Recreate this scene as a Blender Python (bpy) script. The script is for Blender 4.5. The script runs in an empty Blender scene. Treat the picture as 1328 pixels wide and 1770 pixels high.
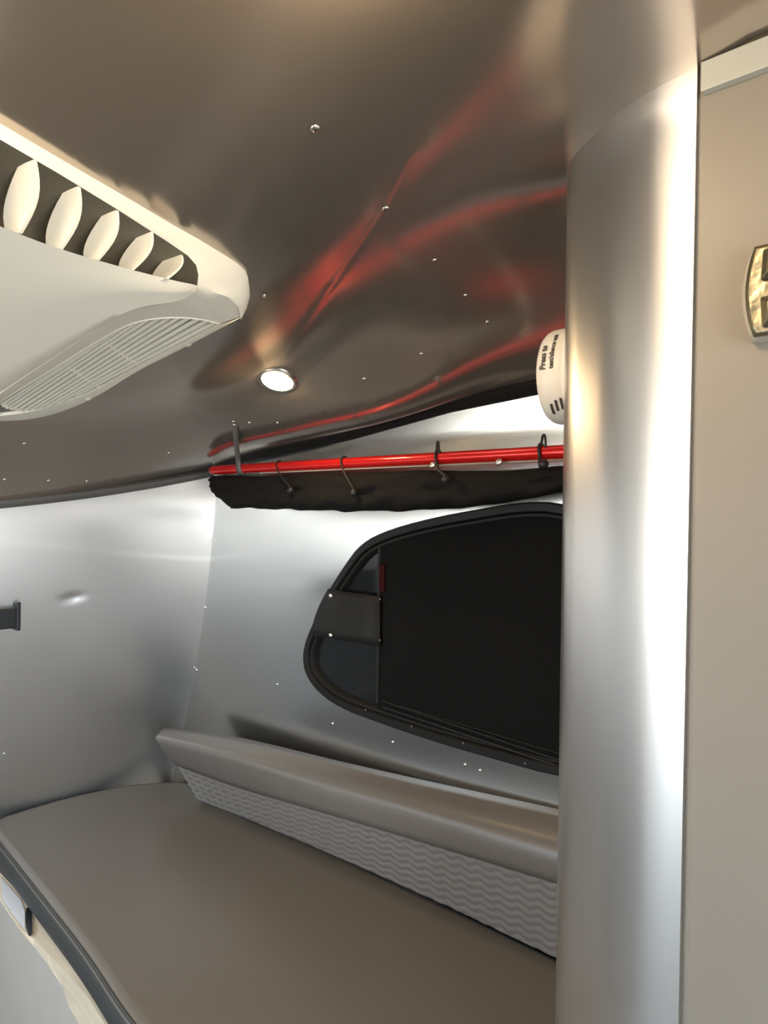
import bpy, bmesh, math, random
from mathutils import Vector, Matrix
random.seed(7)
SC = bpy.context.scene
COL = SC.collection

# ---------------------------------------------------------------- camera
F_PX, W_PX, H_PX = 1200.0, 1328, 1770
TH, ROLL, CAM = math.radians(42.16), math.radians(0.8), Vector((0, 0, 1.3))
cam_d = bpy.data.cameras.new('camera')
cam = bpy.data.objects.new('camera', cam_d)
COL.objects.link(cam)
cam_d.sensor_fit = 'VERTICAL'
cam_d.sensor_height = 36.0
cam_d.lens = 36.0 * F_PX / H_PX
cam_d.clip_start = 0.01
cam.matrix_world = (Matrix.Translation(CAM) @ Matrix.Rotation(TH, 4, 'Z')
                    @ Matrix.Rotation(math.pi / 2, 4, 'X') @ Matrix.Rotation(ROLL, 4, 'Z'))
SC.camera = cam

# ---------------------------------------------------------------- sky outside
wd = bpy.data.worlds.new('sky')
SC.world = wd
wd.use_nodes = True
nt = wd.node_tree
nt.nodes.clear()
n_out = nt.nodes.new('ShaderNodeOutputWorld')
n_bg = nt.nodes.new('ShaderNodeBackground')
n_tc = nt.nodes.new('ShaderNodeTexCoord')
n_sp = nt.nodes.new('ShaderNodeSeparateXYZ')
n_mr = nt.nodes.new('ShaderNodeMapRange')
n_cr = nt.nodes.new('ShaderNodeValToRGB')
n_mr.inputs['From Min'].default_value = -1
n_mr.inputs['From Max'].default_value = 1
el = n_cr.color_ramp.elements
el[0].position, el[0].color = 0.0, (0.66, 0.60, 0.52, 1)
el[1].position, el[1].color = 1.0, (0.60, 0.79, 1.0, 1)
e = el.new(0.44); e.color = (0.70, 0.66, 0.60, 1)
e = el.new(0.49); e.color = (0.76, 0.89, 1.0, 1)
nt.links.new(n_tc.outputs['Generated'], n_sp.inputs[0])
nt.links.new(n_sp.outputs['Z'], n_mr.inputs['Value'])
nt.links.new(n_mr.outputs[0], n_cr.inputs[0])
nt.links.new(n_cr.outputs[0], n_bg.inputs[0])
n_bg.inputs['Strength'].default_value = 12.0
nt.links.new(n_bg.outputs[0], n_out.inputs[0])

SC.view_settings.view_transform = 'Standard'
SC.view_settings.look = 'None'
SC.view_settings.gamma = 1.0
SC.view_settings.use_curve_mapping = False
SC.view_settings.exposure = 0.0
PUCK_EMIT = 150.0
PUCK_GLOW = 2.4


# portals: they only steer sky sampling through the real openings
def portal(loc, rot, sx, sy):
    l = bpy.data.lights.new('sky_portal', 'AREA')
    l.shape = 'RECTANGLE'
    l.size, l.size_y = sx, sy
    l.cycles.is_portal = True
    o = bpy.data.objects.new('sky_portal', l)
    COL.objects.link(o)
    o.location, o.rotation_euler = loc, rot
    return o


XR = 1.70                                   # rear wall
YC, YH = 0.10, 1.02                         # centre line, half width
REAR_OPEN = (-0.82, 0.58, 0.20, 1.58)        # y0 y1 z0 z1, the open rear door
SIDE_OPEN = (-1.62, -0.60, 0.84, 1.32)      # x0 x1 z0 z1, opposite window
portal((XR - .001, (REAR_OPEN[0] + REAR_OPEN[1]) / 2, (REAR_OPEN[2] + REAR_OPEN[3]) / 2),
       (math.pi / 2, 0, math.pi / 2), REAR_OPEN[1] - REAR_OPEN[0], REAR_OPEN[3] - REAR_OPEN[2])
portal(((SIDE_OPEN[0] + SIDE_OPEN[1]) / 2, YC - YH + .001, (SIDE_OPEN[2] + SIDE_OPEN[3]) / 2),
       (math.pi / 2, 0, 0), SIDE_OPEN[1] - SIDE_OPEN[0], SIDE_OPEN[3] - SIDE_OPEN[2])


# ---------------------------------------------------------------- helpers
def ray(px, py):
    a, b = px - W_PX / 2, py - H_PX / 2
    x = a * math.cos(ROLL) + b * math.sin(ROLL)
    y = -a * math.sin(ROLL) + b * math.cos(ROLL)
    X, Z = x / F_PX, -y / F_PX
    return Vector((X * math.cos(TH) - math.sin(TH), X * math.sin(TH) + math.cos(TH), Z))


def hit(px, py, n, d):
    n = Vector(n)
    r = ray(px, py)
    return CAM + r * ((d - n.dot(CAM)) / n.dot(r))


def on_y(px, py, y): return hit(px, py, (0, 1, 0), y)
def on_z(px, py, z): return hit(px, py, (0, 0, 1), z)
def on_roof(px, py, off=0.0): return hit(px, py, (-.25, 0, 1), 1.8225 - off)


def interp(tab, x):
    if x <= tab[0][0]: return tab[0][1]
    for (a, u), (b, v) in zip(tab, tab[1:]):
        if x <= b: return u + (v - u) * (x - a) / (b - a)
    return tab[-1][1]


def tag(o, label=None, cat=None, group=None, kind=None):
    if label: o['label'] = label
    if cat: o['category'] = cat
    if group: o['group'] = group
    if kind: o['kind'] = kind
    return o


def empty(name, loc, label=None, cat=None, group=None):
    o = bpy.data.objects.new(name, None)
    o.empty_display_size = .05
    COL.objects.link(o)
    o.location = loc
    return tag(o, label, cat, group)


def wloc(o):
    v = Vector((0, 0, 0))
    while o:
        v += o.location
        o = o.parent
    return v


def link(name, me, parent=None, loc=None):
    """world-space mesh data; loc given = mesh is local to loc"""
    o = bpy.data.objects.new(name, me)
    COL.objects.link(o)
    base = Vector(loc) if loc is not None else Vector((0, 0, 0))
    if parent:
        base = base - wloc(parent)
        o.parent = parent
    o.location = base
    return o


def mesh(name, verts, faces, mat, parent=None, smooth=True, loc=None, bevel=0, weld=False, sub=0, solid=0, recalc=True, angle=None):
    me = bpy.data.meshes.new(name)
    me.from_pydata([tuple(v) for v in verts], [], faces)
    if weld or recalc:
        bm = bmesh.new()
        bm.from_mesh(me)
        if weld: bmesh.ops.remove_doubles(bm, verts=bm.verts, dist=1e-5)
        if recalc: bmesh.ops.recalc_face_normals(bm, faces=bm.faces)
        bm.to_mesh(me)
        bm.free()
    if smooth:
        me.polygons.foreach_set('use_smooth', [True] * len(me.polygons))
        if angle:
            me.set_sharp_from_angle(angle=math.radians(angle))
    me.materials.append(mat)
    o = link(name, me, parent, loc)
    if solid:
        m = o.modifiers.new('solid', 'SOLIDIFY'); m.thickness = solid; m.offset = 0
    if bevel:
        m = o.modifiers.new('bevel', 'BEVEL'); m.width = bevel; m.segments = 2; m.limit_method = 'ANGLE'
    if sub:
        m = o.modifiers.new('sub', 'SUBSURF'); m.levels = m.render_levels = sub
    return o


class MB:
    def __init__(s): s.v, s.f = [], []
    def add(s, v, f):
        k = len(s.v)
        s.v += [Vector(p) for p in v]
        s.f += [tuple(i + k for i in q) for q in f]
        return s
    def box(s, x0, x1, y0, y1, z0, z1):
        return s.add([(x0, y0, z0), (x1, y0, z0), (x1, y1, z0), (x0, y1, z0), (x0, y0, z1), (x1, y0, z1), (x1, y1, z1), (x0, y1, z1)],
                     [(0, 3, 2, 1), (4, 5, 6, 7), (0, 1, 5, 4), (1, 2, 6, 5), (2, 3, 7, 6), (3, 0, 4, 7)])
    def grid(s, rows, close=False):
        n = len(rows[0])
        v = [p for r in rows for p in r]
        f = []
        for i in range(len(rows) - 1):
            for j in range(n if close else n - 1):
                k = (j + 1) % n
                f.append((i * n + j, i * n + k, (i + 1) * n + k, (i + 1) * n + j))
        return s.add(v, f)
    def poly(s, pts): return s.add(pts, [tuple(range(len(pts)))])
    def tube(s, pts, r, seg=8, caps=True):
        pts = [Vector(p) for p in pts]
        rows = []
        up = None
        for i, p in enumerate(pts):
            t = (pts[min(i + 1, len(pts) - 1)] - pts[max(i - 1, 0)]).normalized()
            if up is None:
                up = Vector((0, 0, 1)) if abs(t.z) < .9 else Vector((1, 0, 0))
            a = (up - t * up.dot(t)).normalized()
            up = a
            b = t.cross(a)
            rr = r[i] if isinstance(r, (list, tuple)) else r
            rows.append([p + (a * math.cos(2 * math.pi * k / seg) + b * math.sin(2 * math.pi * k / seg)) * rr for k in range(seg)])
        s.grid(rows, close=True)
        if caps:
            s.poly(rows[0][::-1]); s.poly(rows[-1])
        return s
    def lathe(s, prof, seg=24, M=None, cap=True):
        M = M or Matrix()
        rows = [[M @ Vector((r * math.cos(2 * math.pi * k / seg), r * math.sin(2 * math.pi * k / seg), z)) for k in range(seg)] for r, z in prof]
        s.grid(rows, close=True)
        if cap:
            s.poly(rows[0][::-1]); s.poly(rows[-1])
        return s
    def build(s, name, mat, parent=None, **k): return mesh(name, s.v, s.f, mat, parent, **k)


def frame(loc, normal, up=(0, 0, 1)):
    n = Vector(normal).normalized()
    u = Vector(up)
    x = u.cross(n)
    if x.length < 1e-4: x = Vector((1, 0, 0)).cross(n)
    x.normalize()
    y = n.cross(x)
    M = Matrix((x, y, n)).transposed().to_4x4()
    M.translation = Vector(loc)
    return M


# ---------------------------------------------------------------- materials
def mat(name, col, rough=.5, metal=0.0, bump=None, noise=None, aniso=0.0, aniso_rot=0.0, tang=None, spec=.5, coat=0.0,
        trans=0.0, emit=None, brushed=None, rough_var=None, ior=1.45):
    m = bpy.data.materials.new(name)
    m.use_nodes = True
    t = m.node_tree
    b = t.nodes['Principled BSDF']
    b.inputs['Base Color'].default_value = (*col, 1)
    b.inputs['Roughness'].default_value = rough
    b.inputs['Metallic'].default_value = metal
    b.inputs['Specular IOR Level'].default_value = spec
    b.inputs['Coat Weight'].default_value = coat
    b.inputs['Transmission Weight'].default_value = trans
    b.inputs['IOR'].default_value = ior
    if emit:
        b.inputs['Emission Color'].default_value = (*emit[0], 1)
        b.inputs['Emission Strength'].default_value = emit[1]
    tc = t.nodes.new('ShaderNodeTexCoord')

    def ntex(scale, det=3, stretch=None):
        n = t.nodes.new('ShaderNodeTexNoise')
        n.inputs['Scale'].default_value = scale
        n.inputs['Detail'].default_value = det
        mp = t.nodes.new('ShaderNodeMapping')
        if stretch: mp.inputs['Scale'].default_value = stretch
        t.links.new(tc.outputs['Object'], mp.inputs[0])
        t.links.new(mp.outputs[0], n.inputs['Vector'])
        return n
    if noise:                                    # (scale, amount, detail, stretch)
        n = ntex(noise[0], noise[2] if len(noise) > 2 else 3, noise[3] if len(noise) > 3 else None)
        mx = t.nodes.new('ShaderNodeMix'); mx.data_type = 'RGBA'
        mx.inputs[6].default_value = (*[c * (1 - noise[1]) for c in col], 1)
        mx.inputs[7].default_value = (*[min(1, c * (1 + noise[1])) for c in col], 1)
        t.links.new(n.outputs[0], mx.inputs[0])
        t.links.new(mx.outputs[2], b.inputs['Base Color'])
    if rough_var:
        n = ntex(rough_var[0], 3, rough_var[2] if len(rough_var) > 2 else None)
        mr = t.nodes.new('ShaderNodeMapRange')
        mr.inputs['To Min'].default_value = rough - rough_var[1]
        mr.inputs['To Max'].default_value = rough + rough_var[1]
        t.links.new(n.outputs[0], mr.inputs[0])
        t.links.new(mr.outputs[0], b.inputs['Roughness'])
    last = None
    for bp in (bump or []):                      # (scale, strength, distance, detail, stretch)
        n = ntex(bp[0], bp[3] if len(bp) > 3 else 3, bp[4] if len(bp) > 4 else None)
        bn = t.nodes.new('ShaderNodeBump')
        bn.inputs['Strength'].default_value = bp[1]
        bn.inputs['Distance'].default_value = bp[2]
        t.links.new(n.outputs[0], bn.inputs['Height'])
        if last: t.links.new(last.outputs[0], bn.inputs['Normal'])
        last = bn
    if last: t.links.new(last.outputs[0], b.inputs['Normal'])
    if aniso:
        b.inputs['Anisotropic'].default_value = aniso
        b.inputs['Anisotropic Rotation'].default_value = aniso_rot
        tg = t.nodes.new('ShaderNodeTangent')
        tg.direction_type = 'RADIAL'
        tg.axis = tang or 'Z'
        t.links.new(tg.outputs[0], b.inputs['Tangent'])
    return m


M_END = mat('satin_aluminium', (.84, .855, .87), .40, 1.0, bump=[(2.2, .06, .02, 2)], rough_var=(3, .05))
M_SIDE = mat('side_aluminium', (.70, .70, .68), .19, 1.0, bump=[(2.5, .05, .012, 2)], rough_var=(4, .02))
M_CEIL = mat('grey_coated_aluminium', (.53, .47, .41), .16, .84, bump=[(1.6, .04, .015, 2)], rough_var=(3, .03))
M_PILLAR = mat('brushed_aluminium', (.80, .79, .77), .34, 1.0, bump=[(60, .02, .001, 4, (1, 1, .02))], aniso=.6, aniso_rot=.25, tang='Z')
M_PANEL = mat('grey_laminate', (.235, .217, .188), .5, 0.0, noise=(14, .04), bump=[(140, .05, .001)])
M_WHITE = mat('pale_trim', (.42, .43, .39), .4)
M_RUBBER = mat('black_rubber', (.012, .011, .0105), .5, spec=.25)
M_RUBBER_G = mat('grey_edge_seal', (.10, .098, .095), .35, noise=(8, .3))
M_RIVET = mat('rivet_metal', (.80, .78, .75), .25, 1.0)
M_SHROUD = mat('cream_plastic', (.80, .79, .70), .38, noise=(5, .02))
M_LENS = mat('lamp_lens', (1, .9, .75), .4, emit=((1.0, .70, .38), PUCK_EMIT))
M_ALARM = mat('white_plastic', (.80, .77, .70), .42)
M_INK = mat('dark_print', (.05, .045, .04), .6)
M_RED = mat('red_anodised_tube', (.62, .010, .008), .22, .35, coat=.4)
M_CLOTH = mat('black_curtain_fabric', (.009, .0083, .008), .85, spec=.15, bump=[(420, .25, .001), (14, .35, .01)])
M_CORD = mat('black_cord', (.018, .015, .014), .6)
M_STRAP = mat('grey_webbing', (.12, .115, .11), .6, bump=[(500, .3, .001)])
M_SNAP = mat('snap_metal', (.85, .82, .74), .22, 1.0)
M_VINYL = mat('taupe_vinyl', (.130, .115, .094), .42, noise=(3, .05), bump=[(260, .08, .001), (5, .25, .012, 2)])
M_VINYL_D = mat('dark_vinyl', (.055, .056, .054), .6)
M_BOLSTER = mat('bolster_vinyl', (.13, .115, .10), .36, noise=(4, .06), bump=[(260, .06, .001), (6, .15, .008, 2)])
M_GLASS_D = mat('dark_window_glass', (.012, .013, .014), .06, spec=.5)
M_SHADE = mat('black_screen_fabric', (.007, .0069, .0067), .85, spec=.1, bump=[(900, .3, .0006, 1)])
M_FLAP = mat('black_vinyl_flap', (.014, .013, .0115), .6, spec=.25, bump=[(300, .1, .001)])
M_WOOD = mat('pale_birch_ply', (.66, .57, .44), .5, noise=(9, .18, 4, (1, 14, 14)), bump=[(60, .1, .001)])
M_STICK = mat('label_paper', (.66, .70, .76), .45)
M_BLACK = mat('black_plastic', (.014, .017, .019), .4)
M_CLEAR = mat('clear_acrylic', (.80, .78, .68), .15, trans=.5, ior=1.47)
M_BRASS = mat('champagne_metal', (.27, .245, .17), .36, 1.0, bump=[(40, .3, .01)])
M_BENCH = mat('bench_laminate', (.60, .555, .49), .55, noise=(14, .04))
M_FLOOR = mat('grey_vinyl_floor', (.12, .115, .11), .4, noise=(20, .06))
M_ROOM = mat('dull_interior_panel', (.26, .245, .22), .5)
M_WARN = mat('red_tab', (.03, .003, .003), .7, spec=.1)


def quilt_material():
    m = mat('quilted_fabric', (.20, .18, .165), .55)
    t = m.node_tree
    b = t.nodes['Principled BSDF']
    n = t.nodes.new('ShaderNodeTexNoise'); n.inputs['Scale'].default_value = 350
    bp = t.nodes.new('ShaderNodeBump'); bp.inputs['Strength'].default_value = .2; bp.inputs['Distance'].default_value = .001
    t.links.new(n.outputs[0], bp.inputs['Height'])
    t.links.new(bp.outputs[0], b.inputs['Normal'])
    return m


M_QUILT = quilt_material()

# ---------------------------------------------------------------- the shell
ZT = [(-1.70, 1.405), (-1.65, 1.415), (-1.498, 1.44), (-1.11, 1.478), (-.831, 1.515), (-.641, 1.529), (-.5, 1.535), (0, 1.545), (1.8, 1.55)]
Y_EDGE = 1.108
LAP_Z = 1.161


def end_x(y, z):
    w = max(-.06, 1.366 - z)
    q = 1.0404 - min((y - YC) ** 2, 1.0404)
    x = -1.644 - .091 * w - .167 * w * abs(w) - .05 * q
    # a shallow dent in the sheet
    x -= .0042 * math.exp(-(((y - .755) / .020) ** 2 + ((z - 1.078) / .011) ** 2))
    # lap seam between the upper and lower sheet, and a slack wave close to the ceiling seal
    x += .00018 * math.tanh((LAP_Z + .066 * (max(0, 1.126 - y) / .55) ** 1.3 - z) / .003)
    x += .0022 * math.exp(-((z - 1.315) / .030) ** 2) * math.sin(y * 13.0 + 1.0)
    return x


def zt_end(y): return 1.2825 + .1226 * (y - YC) ** 2


CREASE = []


def roof0(x):
    a, b, k = 1.8225 + .25 * x, 1.724, .03
    h = max(k - abs(a - b), 0) / k
    return min(a, b) - h * h * k * .25


# ceiling heights over the bench, shaped to place the red rod's reflection (cubic B-spline control heights)
RX0, RX1, RNX, RY0, RY1, RNY = -1.74, -.18, 10, .40, 1.12, 9
ROOF_C = [
    [1.1050, 1.1176, 1.1318, 1.1488, 1.1691, 1.1933, 1.2216, 1.2534, 1.2874, 1.3222, 1.3572, 1.3915],
    [1.2373, 1.2438, 1.2519, 1.2623, 1.2744, 1.2888, 1.3067, 1.3277, 1.3508, 1.3740, 1.3999, 1.4265],
    [1.3694, 1.3732, 1.3770, 1.3818, 1.3876, 1.3937, 1.3989, 1.4035, 1.4095, 1.4174, 1.4304, 1.4462],
    [1.4676, 1.4703, 1.4698, 1.4701, 1.4747, 1.4809, 1.4783, 1.4653, 1.4516, 1.4453, 1.4500, 1.4605],
    [1.5041, 1.5036, 1.5030, 1.5030, 1.5086, 1.5150, 1.5170, 1.4994, 1.4676, 1.4511, 1.4672, 1.4885],
    [1.5429, 1.5443, 1.5439, 1.5437, 1.5514, 1.5500, 1.5667, 1.5575, 1.4989, 1.4594, 1.4841, 1.5212],
    [1.5813, 1.5825, 1.5815, 1.5826, 1.5866, 1.5916, 1.6025, 1.5723, 1.5085, 1.4654, 1.5084, 1.5637],
    [1.6211, 1.6225, 1.6212, 1.6233, 1.6245, 1.6358, 1.6330, 1.5959, 1.5488, 1.4960, 1.5254, 1.5743],
    [1.6590, 1.6599, 1.6590, 1.6609, 1.6633, 1.6720, 1.6660, 1.6543, 1.6315, 1.5713, 1.5211, 1.5058],
    [1.7003, 1.7023, 1.7015, 1.7001, 1.7070, 1.7215, 1.7099, 1.6790, 1.6455, 1.5946, 1.5316, 1.4752],
    [1.7256, 1.7281, 1.7267, 1.7302, 1.7359, 1.7185, 1.7347, 1.7071, 1.6617, 1.6011, 1.5322, 1.4627],
    [1.7223, 1.7218, 1.7191, 1.7207, 1.7151, 1.7183, 1.7616, 1.7420, 1.6871, 1.6142, 1.5349, 1.4567],
    [1.7239, 1.7314, 1.7406, 1.7536, 1.7656, 1.7717, 1.7694, 1.7409, 1.6879, 1.6176, 1.5391, 1.4596],
]


def bsp(t, n):
    t = max(0.0, min(t, n - 1e-9))
    i = int(t)
    u = t - i
    return i, ((1 - u) ** 3 / 6, (3 * u ** 3 - 6 * u * u + 4) / 6, (-3 * u ** 3 + 3 * u * u + 3 * u + 1) / 6, u ** 3 / 6)


def roof_spline(x, y):
    i, a = bsp((x - RX0) / (RX1 - RX0) * RNX, RNX)
    j, c = bsp((y - RY0) / (RY1 - RY0) * RNY, RNY)
    return sum(a[m] * sum(c[k] * ROOF_C[i + m][j + k] for k in range(4)) for m in range(4))


def roof(x, y):
    yy = YC + abs(y - YC)
    z = f = roof0(x)
    v = (x - end_x(yy, zt_end(yy))) / .30
    if v < 1: z -= (f - zt_end(yy)) * (1 - max(v, 0)) ** 2
    if yy > .40:
        w = min(1, (yy - .40) / .16)
        w = w * w * (3 - 2 * w)
        if x < RX1: zs = roof_spline(x, yy)
        else: zs = roof_spline(RX1, yy)
        z = z + (zs - z) * w
    for (ax, ay, bx, by, hgt, wid) in CREASE:
        dx, dy = bx - ax, by - ay
        L = math.hypot(dx, dy)
        t = ((x - ax) * dx + (y - ay) * dy) / (L * L)
        if -.1 < t < 1.1:
            d = abs((x - ax) * dy - (y - ay) * dx) / L
            z += hgt * math.exp(-(d / wid) ** 2) * max(0, min(1, min((t + .1) / .15, (1.1 - t) / .15)))
    return z


def on_ceiling(px, py):
    r = ray(px, py)
    a, b = .2, 3.0
    for _ in range(50):
        m = (a + b) / 2
        p = CAM + r * m
        if p.z < roof(p.x, p.y): a = m
        else: b = m
    return CAM + r * a


def roof_normal(x, y):
    e = .01
    return Vector(((roof(x + e, y) - roof(x - e, y)) / (2 * e), (roof(x, y + e) - roof(x, y - e)) / (2 * e), -1)).normalized()


_c = [on_ceiling(*p) for p in ((712, 262), (666, 362), (571, 497), (492, 618))]
for i in range(3):
    CREASE.append((_c[i].x, _c[i].y, _c[i + 1].x, _c[i + 1].y, -.0008, .0045))


def span(a, b, n): return [a + (b - a) * i / n for i in range(n + 1)]


ys = [-.935] + span(-.908, -.1, 40) + span(-.1, 1.108, 200)[1:] + [1.1085, 1.109]
ts = span(0, 1, 230)
b = MB()
rows = []
for t in ts + [1.15, 1.35, 1.6, 1.9, 2.2, 2.45]:
    row = []
    for y in ys:
        yy = YC + abs(y - YC)
        x0 = end_x(yy, zt_end(yy)) - .010
        x = x0 + (-.05 - x0) * t if t <= 1 else -.05 + (t - 1) / 1.45 * (XR + .05)
        z = roof(x, min(y, 1.108))
        if y > 1.1083: z = min(z, interp(ZT, x) + (.006 if y < 1.1088 else -.006))   # turned-down edge behind the seal
        row.append((x, 1.108 + (y - 1.108) * 6 if y > 1.1088 else y, z))
    rows.append(row)
b.grid(rows)
ceiling = b.build('ceiling', M_CEIL, recalc=False)
tag(ceiling, kind='structure')

# end wall (left in the photograph), bowed in plan and in section
b = MB()
rows = []
for i in range(361):
    row = []
    for y in span(-.93, 1.135, 140):
        yy = YC + abs(y - YC)
        z = (zt_end(yy) + .006) * i / 360
        row.append((end_x(y, z), y, z))
    rows.append(row)
b.grid(rows)
wall_left = tag(b.build('wall_left', M_END), kind='structure')

# window wall (right in the photograph): flat field with the window hole, then the bent upper strip
WIN = [(900, 868), (830, 880), (760, 893), (700, 908), (665, 920), (640, 932), (620, 948), (605, 968), (588, 993), (570, 1022), (556, 1049), (545, 1075),
       (536, 1095), (530, 1112), (527, 1128), (527, 1145), (531, 1163), (540, 1180), (555, 1197), (575, 1213), (605, 1229), (640, 1242), (700, 1263), (760, 1283), (860, 1312)]
YW = 1.12
win = [on_y(px, py, YW) for px, py in WIN]
win = [Vector((p.x, 0, p.z)) for p in win]
win.insert(0, Vector((-.60, 0, 1.322)))
win.insert(0, Vector((-.505, 0, 1.30)))
win.insert(0, Vector((-.487, 0, 1.27)))
win += [Vector((-.60, 0, .838)), Vector((-.505, 0, .85)), Vector((-.487, 0, .88))]


def inset(loop, d):
    n = len(loop)
    cx = sum((loop[i].x * loop[(i + 1) % n].z - loop[(i + 1) % n].x * loop[i].z) for i in range(n))
    sgn = 1 if cx > 0 else -1
    out = []
    for i in range(n):
        a, p, c = loop[i - 1], loop[i], loop[(i + 1) % n]
        t = ((p - a).normalized() + (c - p).normalized()).normalized()
        out.append(p + Vector((-t.z, 0, t.x)) * d * sgn)
    return out


def smooth_loop(loop, it=2):
    for _ in range(it):
        n = len(loop)
        nl = []
        for i in range(n):
            p, q = loop[i], loop[(i + 1) % n]
            nl += [p * .75 + q * .25, p * .25 + q * .75]
        loop = nl
    return loop


win = smooth_loop(win, 1)
hole = inset(win, .012)


def plane_with_hole(outer, inner, y):
    bm = bmesh.new()
    es = []
    for lp in (outer, inner):
        vs = [bm.verts.new((p[0], y, p[2])) for p in lp]
        for i in range(len(vs)): es.append(bm.edges.new((vs[i], vs[(i + 1) % len(vs)])))
    bmesh.ops.triangle_fill(bm, use_beauty=True, use_dissolve=False, edges=es)
    v = [q.co.copy() for q in bm.verts]
    bm.verts.index_update()
    f = [tuple(q.index for q in fc.verts) for fc in bm.faces]
    bm.free()
    return v, f


ZB = 1.42
b = MB()
outer = [Vector((end_x(1.12, z) - .02, 0, z)) for z in span(0, ZB, 16)] + [Vector((XR, 0, ZB)), Vector((XR, 0, 0))]
b.add(*plane_with_hole(outer, hole, YW))
rows = []
for x in span(0, 1, 60):
    row = []
    for k in range(13):
        t = k / 12
        xx0 = end_x(1.12, ZB) - .02
        xx = xx0 + (XR - xx0) * x
        zt = max(interp(ZT, xx) + .012, ZB + .002)
        z = ZB + (zt - ZB) * t
        dy = .012 * max(0, (z - 1.455)) / .08 if z > 1.455 else 0.0
        row.append((xx, YW - dy, z))
    rows.append(row)
b.grid(rows)
wall_right = tag(b.build('wall_right', M_SIDE, weld=True), kind='structure')
for pl in wall_right.data.polygons: pl.use_smooth = pl.center.z > ZB + .003

# opposite wall with its window, rear wall with its open door, floor
o0, o1, o2, o3 = SIDE_OPEN
b = MB()
b.add(*plane_with_hole([Vector((-2.12, 0, 0)), Vector((XR, 0, 0)), Vector((XR, 0, 1.56)), Vector((-1.6, 0, 1.46)), Vector((-1.80, 0, 1.40))],
                       [Vector((o0, 0, o2)), Vector((o1, 0, o2)), Vector((o1, 0, o3)), Vector((o0, 0, o3))], YC - YH))
tag(b.build('wall_opposite', M_ROOM, smooth=False), kind='structure')
b = MB()
b.add(*plane_with_hole([Vector((-.92, 0, 0)), Vector((1.12, 0, 0)), Vector((1.12, 0, 1.56)), Vector((.9, 0, 1.70)), Vector((-.7, 0, 1.70)), Vector((-.92, 0, 1.56))],
                       [Vector((REAR_OPEN[0], 0, REAR_OPEN[2])), Vector((REAR_OPEN[1], 0, REAR_OPEN[2])), Vector((REAR_OPEN[1], 0, REAR_OPEN[3])), Vector((REAR_OPEN[0], 0, REAR_OPEN[3]))], 0))
b.v = [Vector((XR, p.x, p.z)) for p in b.v]
tag(b.build('wall_rear', M_ROOM, smooth=False), kind='structure')
tag(MB().box(-2.25, XR + .02, -.95, 1.15, -.04, 0).build('floor', M_FLOOR, smooth=False), kind='structure')

# added unseen dark panel on the left wall, darkens the window wall's reflection
b = MB()
rows = [[(end_x(y, z) + .006, y, z) for y in span(-.60, .585, 40)] for z in span(.001, .62, 8)]
b.grid(rows)
tag(b.build('blocker_left', M_FLOOR, solid=.004), kind='structure')

# black edge seals under the ceiling
b = MB()
rows = []
for x in span(-1.655, -.46, 80):
    z = interp(ZT, x)
    w = .014
    sec = [(1.112, z + .010), (1.100, z + .012), (1.088, z + .008), (1.084, z + .001), (1.090, z - .007), (1.100, z - w), (1.114, z - w - .001)]
    rows.append([(x, y, zz) for y, zz in sec])
b.grid(rows, close=True); b.poly(rows[0]); b.poly(rows[-1])
trim_1 = tag(b.build('trim_1', M_RUBBER, angle=50), kind='structure')
b = MB()
b2 = MB()
rows, rows2 = [], []
for y in span(-.80, 1.10, 90):
    z = zt_end(y)
    x = end_x(y, z)
    rows.append([(x - .002, y, z + .008), (x + .010, y, z + .010), (x + .020, y, z + .002), (x + .020, y, z - .005), (x + .012, y, z - .014), (x - .002, y, z - .015)])
    rows2.append([(x + .0202, y, z + .0015), (x + .0215, y, z), (x + .0215, y, z - .003), (x + .0202, y, z - .0045)])
b.grid(rows, close=True); b.poly(rows[0]); b.poly(rows[-1])
trim_2 = tag(b.build('trim_2', M_RUBBER_G, angle=50), kind='structure')


# rivets
def dome(name, r, h, m):
    d = MB().lathe([(r, 0), (r * .95, h * .4), (r * .7, h * .8), (r * .3, h)], 10)
    me = bpy.data.meshes.new(name)
    me.from_pydata([tuple(v) for v in d.v], [], d.f)
    me.polygons.foreach_set('use_smooth', [True] * len(me.polygons))
    me.materials.append(m)
    return me


RIV = dome('rivet', .0034, .0018, M_RIVET)
RIV_B = dome('rivet_big', .0050, .0020, M_RIVET)


def rivet(parent, p, n, me=None, name='rivet'):
    o = bpy.data.objects.new(name, me or RIV)
    COL.objects.link(o)
    o.parent = parent
    o.matrix_local = Matrix.Translation(-wloc(parent)) @ frame(p, n)
    return o


for i, (px, py) in enumerate([(545, 222), (667, 361), (752, 450), (805, 511), (843, 557), (457, 511), (630, 655), (729, 612),
                              (404, 729), (431, 731), (480, 731), (42, 767), (292, 783), (8, 829), (84, 831), (150, 832), (208, 832), (395, 790)]):
    p = on_ceiling(px, py)
    rivet(ceiling, p, roof_normal(p.x, p.y), RIV_B if i < 2 else RIV)
for px, py in [(367, 935), (352, 1050), (337, 1158), (476, 1183), (572, 1251), (676, 1283), (801, 1322), (827, 1332)]:
    rivet(wall_right, on_y(px + 3, py, YW), (0, -1, 0))
p = hit(8, 1303, (1, 0, .33), -1.79 + .33 * .62)
rivet(wall_left, Vector((end_x(p.y, p.z), p.y, p.z)), (1, 0, -.3))

# ---------------------------------------------------------------- partition with the rounded aluminium corner
# plan of the rounded sheet, from the aisle face round to the lounge face
plan = [(-.163, .672)] + [(-.226, .682)]
CORN = [(-.226, .6805), (-.250, .683), (-.275, .6885), (-.316, .704), (-.360, .733), (-.386, .751), (-.405, .770), (-.418, .795), (-.427, .830), (-.435, .88), (-.447, .98), (-.460, 1.115)]


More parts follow.
